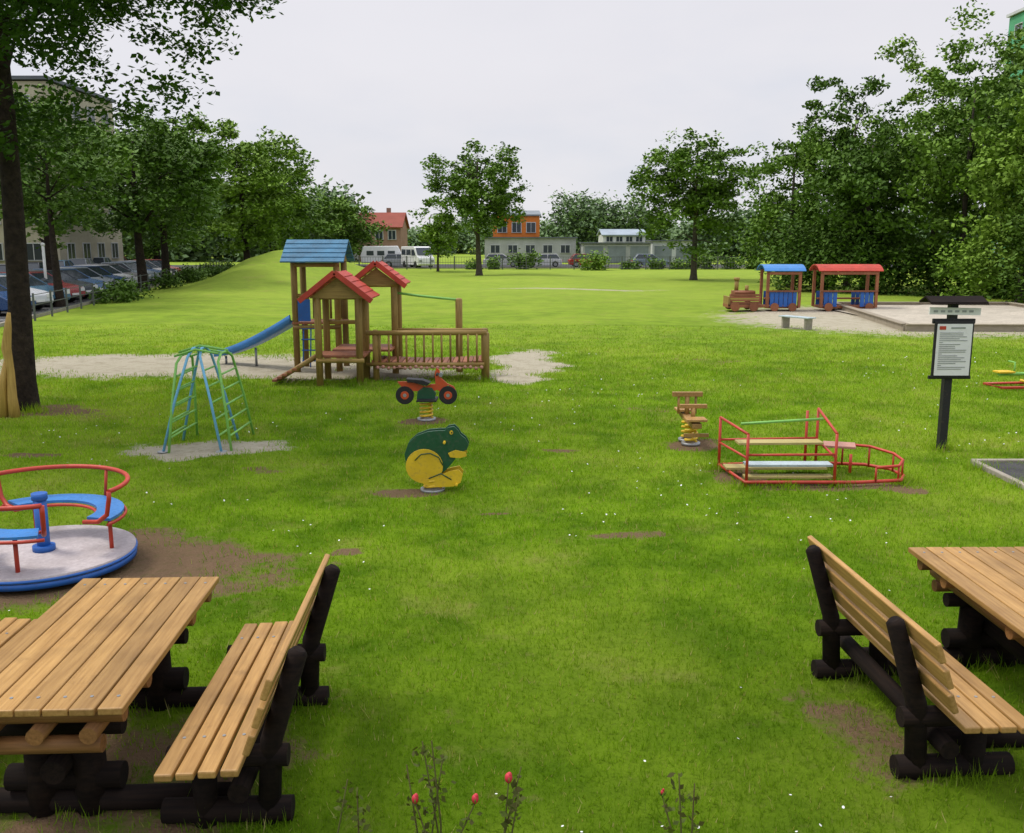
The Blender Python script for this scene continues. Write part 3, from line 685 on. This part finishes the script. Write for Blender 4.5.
m=MB(); m.tube([(-2.7,21.6,1.85),(-2.1,21.75,1.76),(-1.6,21.85,1.70),(-1.2,21.9,1.66)],.028,8); m.obj('green_rail','green',e)
m=MB()
for x in (-4.85,-4.68,-4.5): m.tube([(x,21.92,.1),(x+.04,21.95,1.1)],.016,6)
for z in (.25,.5,.75,1.0): m.tube([(-4.87,21.92,z),(-4.44,21.92,z)],.016,6)
m.box((-4.78,21.93,1.42),(.28,.03,.5)); m.obj('climbing_net','blue',e)
# slide
S=MB(); pts=[]; n=16
for i in range(n+1):
    f=i/n; pts.append((-5.05-2.15*f,22.35+1.05*f,.22+.95*(1-f)**1.35))
cs=[(-.24,.13),(-.22,.0),(.22,.0),(.24,.13),(.27,.13),(.25,-.03),(-.25,-.03),(-.27,.13)]
vs=[]; 
for i,p in enumerate(pts):
    q=Vector(pts[min(i+1,n)])-Vector(pts[max(i-1,0)]); q.z=0; q.normalize(); sd=Vector((-q.y,q.x,0))
    for a,b in cs: v=Vector(p)+sd*a; vs.append((v.x,v.y,p[2]+b))
fs=[(i*8+k,i*8+(k+1)%8,(i+1)*8+(k+1)%8,(i+1)*8+k) for i in range(n) for k in range(8)]
S.add(vs,fs,True); S.obj('slide','slide',e)
m=MB(); m.tube([(-6.2,22.9,0),(-6.2,22.9,.45)],.03,8); m.tube([(-7.05,23.3,0),(-7.05,23.3,.2)],.03,8); m.obj('slide_legs','steel',e)

# ---------------------------------------------------------------- spring riders
def circ(cx,cz,r,n=28,a0=0,a1=360): return [(cx+r*math.cos(rad(a0+(a1-a0)*i/n)),cz+r*math.sin(rad(a0+(a1-a0)*i/n))) for i in range(n)]
# motorcycle
e=top('motorcycle_spring_rider',(-1.45,15.85,0),world=False)
m=MB(); coil(m,(0,0),.04,.34,.10,.020,4.5); m.obj('spring','yellow',e)
m=MB(); m.tube([(0,0,0),(0,0,.04)],.16,16); m.box((0,0,.35),(.3,.2,.03)); m.obj('base_plate','steel',e)
m=MB(); 
for x in (-.36,.37): m.panel(circ(x,.43,.155),0,.05)
m.panel([(-.30,.655),(-.2,.66),(.02,.60),(.08,.65),(-.05,.70),(-.32,.72)],0,.22); m.tube([(.20,-.2,.80),(.20,.2,.80)],.02,8); m.box((.02,0,.36),(.34,.44,.03))
m.obj('tyres_and_seat','black',e,.006)
m=MB(); m.panel([(-.16,.36),(-.14,.50),(-.04,.57),(.10,.56),(.17,.46),(.14,.36)],0,.09); m.obj('engine_panel','dkgreen',e,.006)
m=MB()
for x in (-.36,.37): m.panel(circ(x,.43,.07),0,.06)
m.panel([(-.12,.50),(-.24,.50),(-.40,.56),(-.48,.66),(-.36,.665),(-.2,.64),(0,.58),(.08,.62),(.16,.62),(.15,.80),(.18,.90),(.23,.86),(.26,.72),(.36,.63),(.47,.58),(.50,.52),(.38,.60),(.28,.56),(.34,.44),(.30,.42),(.20,.52),(.10,.50)],0,.035)
m.obj('body','orange',e,.004)
m=MB(); 
for x in (-.36,.37): m.panel(circ(x,.43,.03),0,.075)
m.panel(circ(.25,.78,.035),0,.07); m.obj('hubs','steel',e)
# frog
e=top('frog_spring_rider',(-.97,11.26,0),world=False)
q=lambda L:[((x-433)/80,(489-y)/80*1.0+.02) for x,y in L]
for s,th in ((-.07,.03),(.07,.03)):
    m=MB(); m.panel(q([(412,474),(408,464),(407,453),(411,442),(419,435),(430,431),(441,430),(446,430),(449,427),(455,426),(459,430),(461,434),(466,438),(469,444),(467,449),(460,452),(453,453),(456,458),(452,463),(446,470),(436,476)]),s,th); m.obj('body','dkgreen',e,.004)
    so=math.copysign(.024,s)
    m=MB(); m.panel(q([(426+18*math.cos(rad(a)),465-17*math.sin(rad(a))) for a in range(0,360,15)]),s+so,.02)
    m.panel(q([(428,478),(440,474),(450,470),(459,468),(463,473),(461,481),(454,485),(432,486),(424,482)]),s+so*1.12,.02)
    m.obj('legs','yellow',e,.002)
    m=MB(); m.panel(q([(449,452),(456,449),(466,451),(467,455),(460,457),(451,456)]),s+so,.02); m.obj('front_leg','yellow',e,.002)
    m=MB(); m.tube([(x,s+so*1.6,z) for x,z in q([(444,464),(440,456),(432,452),(423,453),(417,459)])],.007,6); m.tube([(x,s+so*1.6,z) for x,z in q([(430,477),(442,472),(452,478)])],.008,6);m.obj('markings','dkgreen',e)
    m=MB(); m.panel([(x*.9,z) for x,z in circ(.27,.735,.024,14)],s+so,.012); m.obj('eyes','yellow',e)
    m=MB(); m.panel([(x*.9,z) for x,z in circ(.275,.735,.010,10)],s+so*1.3,.014); m.obj('pupils','black',e)
m=MB(); m.box((-.08,0,.60),(.24,.11,.035)); m.tube([(.16,-.16,.62),(.16,.16,.62)],.017,8); m.tube([(.30,-.16,.10),(.30,.16,.10)],.017,8); m.obj('seat_and_handles','yellow',e,.005)
m=MB(); coil(m,(0,0),.02,.18,.10,.018,2.5); m.obj('spring','yellow',e)
m=MB(); m.tube([(0,0,-.01),(0,0,.025)],.15,16); m.obj('base_plate','steel',e)
# wooden two seat spring rocker
e=top('spring_rocker',(2.67,14.0,0),world=False)
m=MB(); coil(m,(0,-.12),.04,.33,.085,.02,4); coil(m,(0,.16),.04,.33,.085,.02,4); m.obj('springs','yellow',e)
m=MB(); m.box((0,0,.36),(.14,1.1,.07)); m.box((0,-.42,.44),(.30,.26,.035)); m.box((0,.42,.44),(.30,.26,.035)); m.box((0,.28,.70),(.46,.07,.07)); m.box((0,-.22,.60),(.40,.06,.06)); m.obj('beam_and_seats','plankY',e,.006)
m=MB(); m.tube([(0,.28,.4),(0,.28,.68)],.035,8); m.tube([(0,-.22,.4),(0,-.22,.58)],.035,8); m.box((0,-.5,.22),(.36,.04,.05)); m.tube([(-.13,.28,.4),(-.13,.28,.67)],.02,6); m.tube([(.13,.28,.4),(.13,.28,.67)],.02,6); m.obj('uprights','plankZ',e)
m=MB(); m.tube([(0,-.12,0),(0,-.12,.04)],.14,14); m.tube([(0,.16,0),(0,.16,.04)],.14,14); m.obj('base_plates','steel',e)
# rocker at far right
e=top('seesaw',(10.95,19.6,0),rad(8),world=False)
m=MB(); m.tube([(-.9,0,.28),(.9,0,.28)],.035,8); m.tube([(-.55,0,.28),(-.55,0,.52),(-.55,.2,.52)],.02,8); m.tube([(.55,0,.28),(.55,0,.52),(.55,.2,.52)],.02,8); m.obj('beam','green',e)
m=MB(); [m.box((x,0,.33),(.34,.26,.035)) for x in (-.78,.78)]; m.tube([(-.2,-.25,.1),(-.2,.25,.1)],.03,8); m.obj('seats','yellow',e,.005)
m=MB(); coil(m,(-.12,0),.06,.26,.09,.02,3); coil(m,(.12,0),.06,.26,.09,.02,3); m.obj('springs','yellow',e)
m=MB(); m.tube([(-1.0,-.3,.04),(1.0,-.3,.04),(1.0,.3,.04),(-1.0,.3,.04)],.03,8,closed=True); m.obj('base','red',e)

# ---------------------------------------------------------------- red tubular bench "car"
e=top('tubular_play_car',(3.8,11.9,0)); R_=MB()
a=(2.76,12.35);b=(2.90,11.42);c=(4.00,11.45);d=(4.08,12.45)
for (x,y),h in ((a,.70),(b,.66),(c,.66),(d,.80),((3.92,12.4),.78)): R_.tube([(x,y,0),(x,y,h)],.019,8)
R_.tube([(*a,.70),(*b,.66)],.018,8); R_.tube([(*c,.66),(*d,.80)],.018,8); R_.tube([(*a,.36),(*b,.36)],.016,8); R_.tube([(*c,.36),(*d,.38)],.016,8)
R_.tube([(*b,.40),(*c,.40)],.016,8); R_.tube([(*a,.40),(*d,.40)],.016,8)
R_.tube([(2.76,12.35,.06),(2.88,11.4,.06),(4.3,11.4,.06),(4.85,11.5,.06),(4.98,11.75,.06),(4.94,12.1,.06),(4.7,12.35,.06),(4.12,12.45,.06),(3.4,12.42,.06)],.022,8,closed=True)
R_.tube([(4.05,12.42,.32),(4.4,12.35,.34),(4.7,12.2,.34),(4.92,11.95,.30),(4.94,11.7,.27),(4.82,11.52,.24),(4.5,11.42,.24)],.019,8)
for p in ((4.4,12.35,.34),(4.7,12.2,.34),(4.92,11.95,.30),(4.94,11.7,.27),(4.5,11.42,.24),(4.82,11.52,.24)): R_.tube([p,(p[0],p[1],.06)],.013,6)
R_.tube([(4.35,11.9,.06),(4.35,11.9,.3)],.02,8)
R_.obj('frame','red',e)
m=MB(); m.tube([(2.92,11.9,.70),(4.0,12.0,.745)],.018,8); m.obj('green_bar','green',e)
m=MB(); m.box((3.46,12.05,.43),(1.10,.22,.03),(0,0,.03)); m.obj('rear_seat','paleseat',e,.004)
m=MB(); m.box((3.46,11.62,.24),(1.08,.20,.03)); m.obj('front_seat','skyblue',e,.004)
m=MB(); m.box((3.42,12.05,.10),(1.3,.22,.03)); m.obj('floor_board','paleseat',e,.004)
m=MB(); m.box((4.28,12.15,.37),(.40,.30,.03),(0,0,-.3)); m.obj('bonnet_seat','pink',e,.005)
m=MB(); m.box((3.45,11.55,.10),(1.1,.14,.03)); m.obj('foot_board','paleseat',e,.004)

# ---------------------------------------------------------------- information sign
e=top('information_board',(6.24,13.5,0)); m=MB(); m.box((6.24,13.5,1.08),(.11,.11,2.2)); m.box((6.24,13.44,1.88),(.60,.04,.07)); m.box((6.24,13.44,1.08),(.60,.04,.05)); m.obj('post','black',e,.006)
m=MB(); m.box((6.235,13.40,1.48),(.55,.035,.80)); m.obj('frame','black',e,.005)
m=MB(); m.box((6.235,13.375,1.48),(.49,.02,.73)); m.box((6.235,13.42,2.02),(.72,.03,.10),(0,.02,0)); m.obj('white_panel','white',e)
t=MB()
for i in range(20):
    z=1.72-i*.027; w=RNG.uniform(.2,.40) if i%6!=5 else .05
    t.box((6.025+w/2,13.362,z),(w,.004,.009))
t.box((6.28,13.362,1.79),(.2,.004,.022)); 
for k in range(6): t.box((5.96+k*.1,13.402,2.02),(.06,.004,.03))
t.obj('text','steel',e); m=MB(); m.box((6.06,13.362,1.79),(.09,.004,.05)); m.obj('logo','red',e)
m=MB()
for s in (-1,1): m.beam((6.24,13.5+s*.20,2.14),(6.24,13.5,2.22),.80,.025)
for i in range(14): m.box((5.87+i*.057,13.38,2.165),(.05,.22,.012),(.35,0,0))
m.obj('little_roof','darkwood',e)

# path slab at right
m=MB(); m.box((7.85,11.95,.0),(3.0,1.35,.05)); m.obj('path','asphalt',None,.01)
m=MB(); m.box((7.85,12.68,.015),(3.1,.09,.08)); m.box((6.31,11.95,.015),(.08,1.36,.08)); m.obj('path_edging','paving',None,.01)

# ---------------------------------------------------------------- sandbox
e=top('sandbox',(17,37.5,0)); m=MB(); C4=[(13.2,31.9),(21.5,31.6),(22.5,43.2),(14.6,43.4)]
for i in range(4):
    p,q=C4[i],C4[(i+1)%4]; m.beam((*p,.10),(*q,.10),.14,.24); m.beam((*p,.24),(*q,.24),.26,.04)
m.obj('border','tanwood',e,.01); m=MB(); m.add([(x,y,.12) for x,y in C4],[(0,1,2,3)]); m.obj('sand','sand',e)
gx,gy=np.meshgrid(np.linspace(13.9,21.2,50),np.linspace(32.2,42.9,60)); gz=.11+.10*np.maximum(0,np.sin(gx*1.1+.5)*np.sin(gy*.8)+.3*np.sin(gx*3.1+gy*2.2))
inside=(gx>13.45+(gy-31.9)*.122); gz=np.where(inside,gz,.05)
m=MB(); m.add(list(zip(gx.ravel(),gy.ravel(),gz.ravel())),[(j*50+i,j*50+i+1,(j+1)*50+i+1,(j+1)*50+i) for j in range(59) for i in range(49)],True); m.obj('raked_sand','sand',e)
# small bench
e=top('park_bench',(9.85,32.9,0),rad(-58),world=False); m=MB(); [m.box((0,y,.40),(1.3,.12,.04)) for y in (-.15,0,.15)]; m.obj('seat','skyblue',e,.005)
m=MB(); [m.box((x,0,.18),(.08,.34,.40)) for x in (-.5,.5)]; m.obj('legs','paving',e,.01)

# ---------------------------------------------------------------- play train
e=top('wooden_play_locomotive',(10.05,41.6,0)); m=MB()
m.box((10.05,41.6,.22),(1.5,1.0,.14))
for i in range(5): m.tube([(9.55,41.25+i*.17,.62),(10.5,41.25+i*.17,.62)],.085,10)
for i in range(4): m.tube([(9.6,41.34+i*.17,.78),(10.5,41.34+i*.17,.78)],.085,10)
for i in range(4): m.box((10.05,41.12,.36+i*.11),(1.3,.05,.09))
m.obj('boiler','redX',e); m=MB(); m.tube([(9.75,41.6,.8),(9.75,41.6,1.35)],.09,12); m.tube([(9.75,41.6,1.3),(9.75,41.6,1.42)],.13,12); m.tube([(10.2,41.6,.8),(10.2,41.6,1.08)],.08,12); m.obj('chimney','logZ',e)
m=MB(); 
for x in (9.6,10.4): m.tube([(x,41.05,.2),(x,41.0,.2)],.2,18); m.tube([(x,42.2,.2),(x,42.15,.2)],.2,18)
m.obj('wheels','redY',e); m=MB(); m.box((9.35,41.6,.42),(.08,1.0,.4)); m.obj('buffer','logY',e)
def wagon(name,x0,x1,roofm,ro=.2):
    e=top(name,((x0+x1)/2,41.6,0)); P=MB(); xm=(x0+x1)/2
    for x in (x0,x1):
        for y in (41.1,42.2): P.box((x,y,.95),(.12,.12,1.6))
    P.box((xm,41.05,1.62),(x1-x0,.08,.12)); P.box((xm,41.05,.86),(x1-x0+.1,.09,.07)); P.obj('posts','redZ',e,.01)
    w=MB(); n=int((x1-x0)/.2); 
    for i in range(n):
        x=x0+.1+(i+.5)*(x1-x0-.2)/n
        if name=='play_wagon' and abs(x-xm)<.45: continue
        w.box((x,41.1,.5),(.165,.05,.62)); w.box((x,42.2,.5),(.165,.05,.62))
    w.obj('side_boards','blue',e,.005)
    f=MB(); f.box((xm,41.65,.17),(x1-x0,1.0,.1)); f.box((xm,42.0,.5),(x1-x0-.2,.3,.06)); f.obj('floor','redX',e)
    r=MB(); n=9
    for i in range(n):
        a0=-58+116*i/n; a1=-58+116*(i+1)/n; p=(xm,41.65+.82*math.sin(rad(a0)),1.42+.55*math.cos(rad(a0))); q_=(xm,41.65+.82*math.sin(rad(a1)),1.42+.55*math.cos(rad(a1)))
        r.beam(p,q_,x1-x0+2*ro,.04)
    r.obj('roof',roofm,e)
    wh=MB(); [wh.tube([(x,41.02,.18),(x,40.96,.18)],.18,16) for x in (x0+.3,x1-.3)]; wh.obj('wheels','redY',e)
wagon('play_cab_wagon',10.98,12.35,'slide'); wagon('play_wagon',13.3,15.65,'redroof')

# ---------------------------------------------------------------- carved post near the tree
e=top('carved_wooden_post',(-8.7,16.1,0)); m=MB()
m.tube([(-8.56,16.1,-.05),(-8.58,16.1,.35),(-8.56,16.1,.8),(-8.60,16.1,1.2),(-8.54,16.1,1.55),(-8.50,16.1,1.80)],[.10,.08,.06,.08,.06,.03],9)
m.tube([(-8.76,16.1,-.05),(-8.72,16.1,.6),(-8.62,16.1,1.0)],[.09,.07,.04],8); m.obj('post',wood('yellow_carved_wood',(.36,.22,.05),(.58,.38,.10),'Z'),e)

# ---------------------------------------------------------------- rose bush in the foreground
def rose(loc,stems,name='rose_bush'):
    e=top(name,(loc[0],loc[1],0)); st=MB(); bd=MB(); sp=MB(); LP=[]
    for (x,y,z,bud) in stems:
        x0,y0=loc[0]+RNG.uniform(-.08,.08),loc[1]+RNG.uniform(-.05,.05)
        mid=((x0+x)/2+RNG.uniform(-.03,.03),(y0+y)/2,z*.55); st.tube([(x0,y0,0),mid,(x,y,z)],[.006,.0045,.003],6)
        for k in range(20):
            f=RNG.uniform(.3,1); LP.append([mid[0]+(x-mid[0])*f+RNG.normal(0,.025),mid[1]+(y-mid[1])*f+RNG.normal(0,.02),z*.55+(z*.45)*f-.01])
        if bud:
            bd.ball((x,y,z+.018),.016*bud,10,(1,1,1.35)); bd.ball((x+.004,y,z+.030),.011*bud,8,(1,1,1.3))
            for k in range(4): a=k*1.6; sp.tube([(x,y,z),(x+.014*math.cos(a),y+.014*math.sin(a),z+.012),(x+.017*math.cos(a),y+.017*math.sin(a),z+.028)],[.004,.004,.001],5)
    st.obj('stems',rough_mat('rose_stem_'+str(loc[0]),(.07,.05,.02),(.10,.12,.03)),e); bd.obj('buds','petal',e) if len(bd.v) else None
    sp.obj('sepals','leafmid',e) if len(sp.v) else None
    o=leaf_mesh('leaves',np.array(LP)-np.array([loc[0],loc[1],0]),.038,'roseleaf',e,.3)
M['petal']=paint('rose_petal',(.60,.03,.05),.5,.3,0); M['roseleaf']=foliage('rose_leaves',(.05,.035,.012),(.09,.14,.02),.2)
rose((-.35,3.75),[(-.42,3.75,.60,1),(-.39,3.8,.86,0),(-.30,3.8,.80,0),(-.16,3.75,.60,1.0),(-.34,3.7,.92,0),(-.46,3.8,.75,0)])
rose((0,3.75),[(-.015,3.75,.70,1.1),(.04,3.8,.74,0),(.03,3.7,.68,0)])
rose((.72,3.75),[(.72,3.75,.74,0),(.66,3.8,.60,.5),(.80,3.8,.66,0)]); rose((-.75,3.8),[(-.72,3.8,.68,0),(-.68,3.8,.64,0)])

# ---------------------------------------------------------------- light, sky, camera
SE,AZ=58,-70     # sun elevation, azimuth (deg from the view axis +Y, negative = left)
w=bpy.data.worlds.new('World'); scene.world=w; w.use_nodes=True; nt=w.node_tree; bg=nt.nodes['Background']
sky=N(nt,'ShaderNodeTexSky',sky_type='NISHITA'); sky.sun_disc=False; sky.sun_elevation=rad(SE); sky.sun_rotation=rad(AZ); sky.dust_density=2.5
v=coord(nt,(1,1,2.6),'Generated'); n1=noise(nt,1.7,6,v,.5); n2=noise(nt,4.0,4,v,.5)
cl=mixcol(nt,mrange(nt,n1,.38,.62,0,1,True),(6.8,7.3,8.4),(8.9,8.7,9.1)); cl=mixcol(nt,mrange(nt,n2,.4,.7,0,.35),cl,(7.9,7.8,8.4))
c=mixcol(nt,.88,sky.outputs[0],cl)
sp=N(nt,'ShaderNodeSeparateXYZ'); tc=N(nt,'ShaderNodeTexCoord'); nt.links.new(tc.outputs['Generated'],sp.inputs[0])
zb=mrange(nt,sp.outputs[2],.25,.9,1,2.0,True); hz=mrange(nt,sp.outputs[2],0,.13,.4,0,True)
c=mixcol(nt,hz,c,(8.9,8.7,8.8))
cc=N(nt,'ShaderNodeCombineColor'); [nt.links.new(zb,cc.inputs[i]) for i in range(3)]
c=mixcol(nt,1.0,c,cc.outputs[0],'MULTIPLY'); nt.links.new(c,bg.inputs['Color']); bg.inputs['Strength'].default_value=.1
ld=bpy.data.lights.new('sun','SUN'); ld.energy=2.3; ld.angle=rad(15); ld.color=(1,.95,.84); lo=bpy.data.objects.new('sun',ld); scene.collection.objects.link(lo)
dv=Vector((math.sin(rad(AZ))*math.cos(rad(SE)),math.cos(rad(AZ))*math.cos(rad(SE)),math.sin(rad(SE)))); lo.rotation_euler=dv.to_track_quat('Z','Y').to_euler()
cd=bpy.data.cameras.new('camera'); cd.lens=33.4; cd.sensor_width=36; cd.clip_end=3000; co=bpy.data.objects.new('camera',cd); co.location=(0,0,3.0); co.rotation_euler=(rad(79.5),0,0)
scene.collection.objects.link(co); scene.camera=co
scene.view_settings.view_transform='Standard'; scene.view_settings.look='None'; scene.view_settings.exposure=0
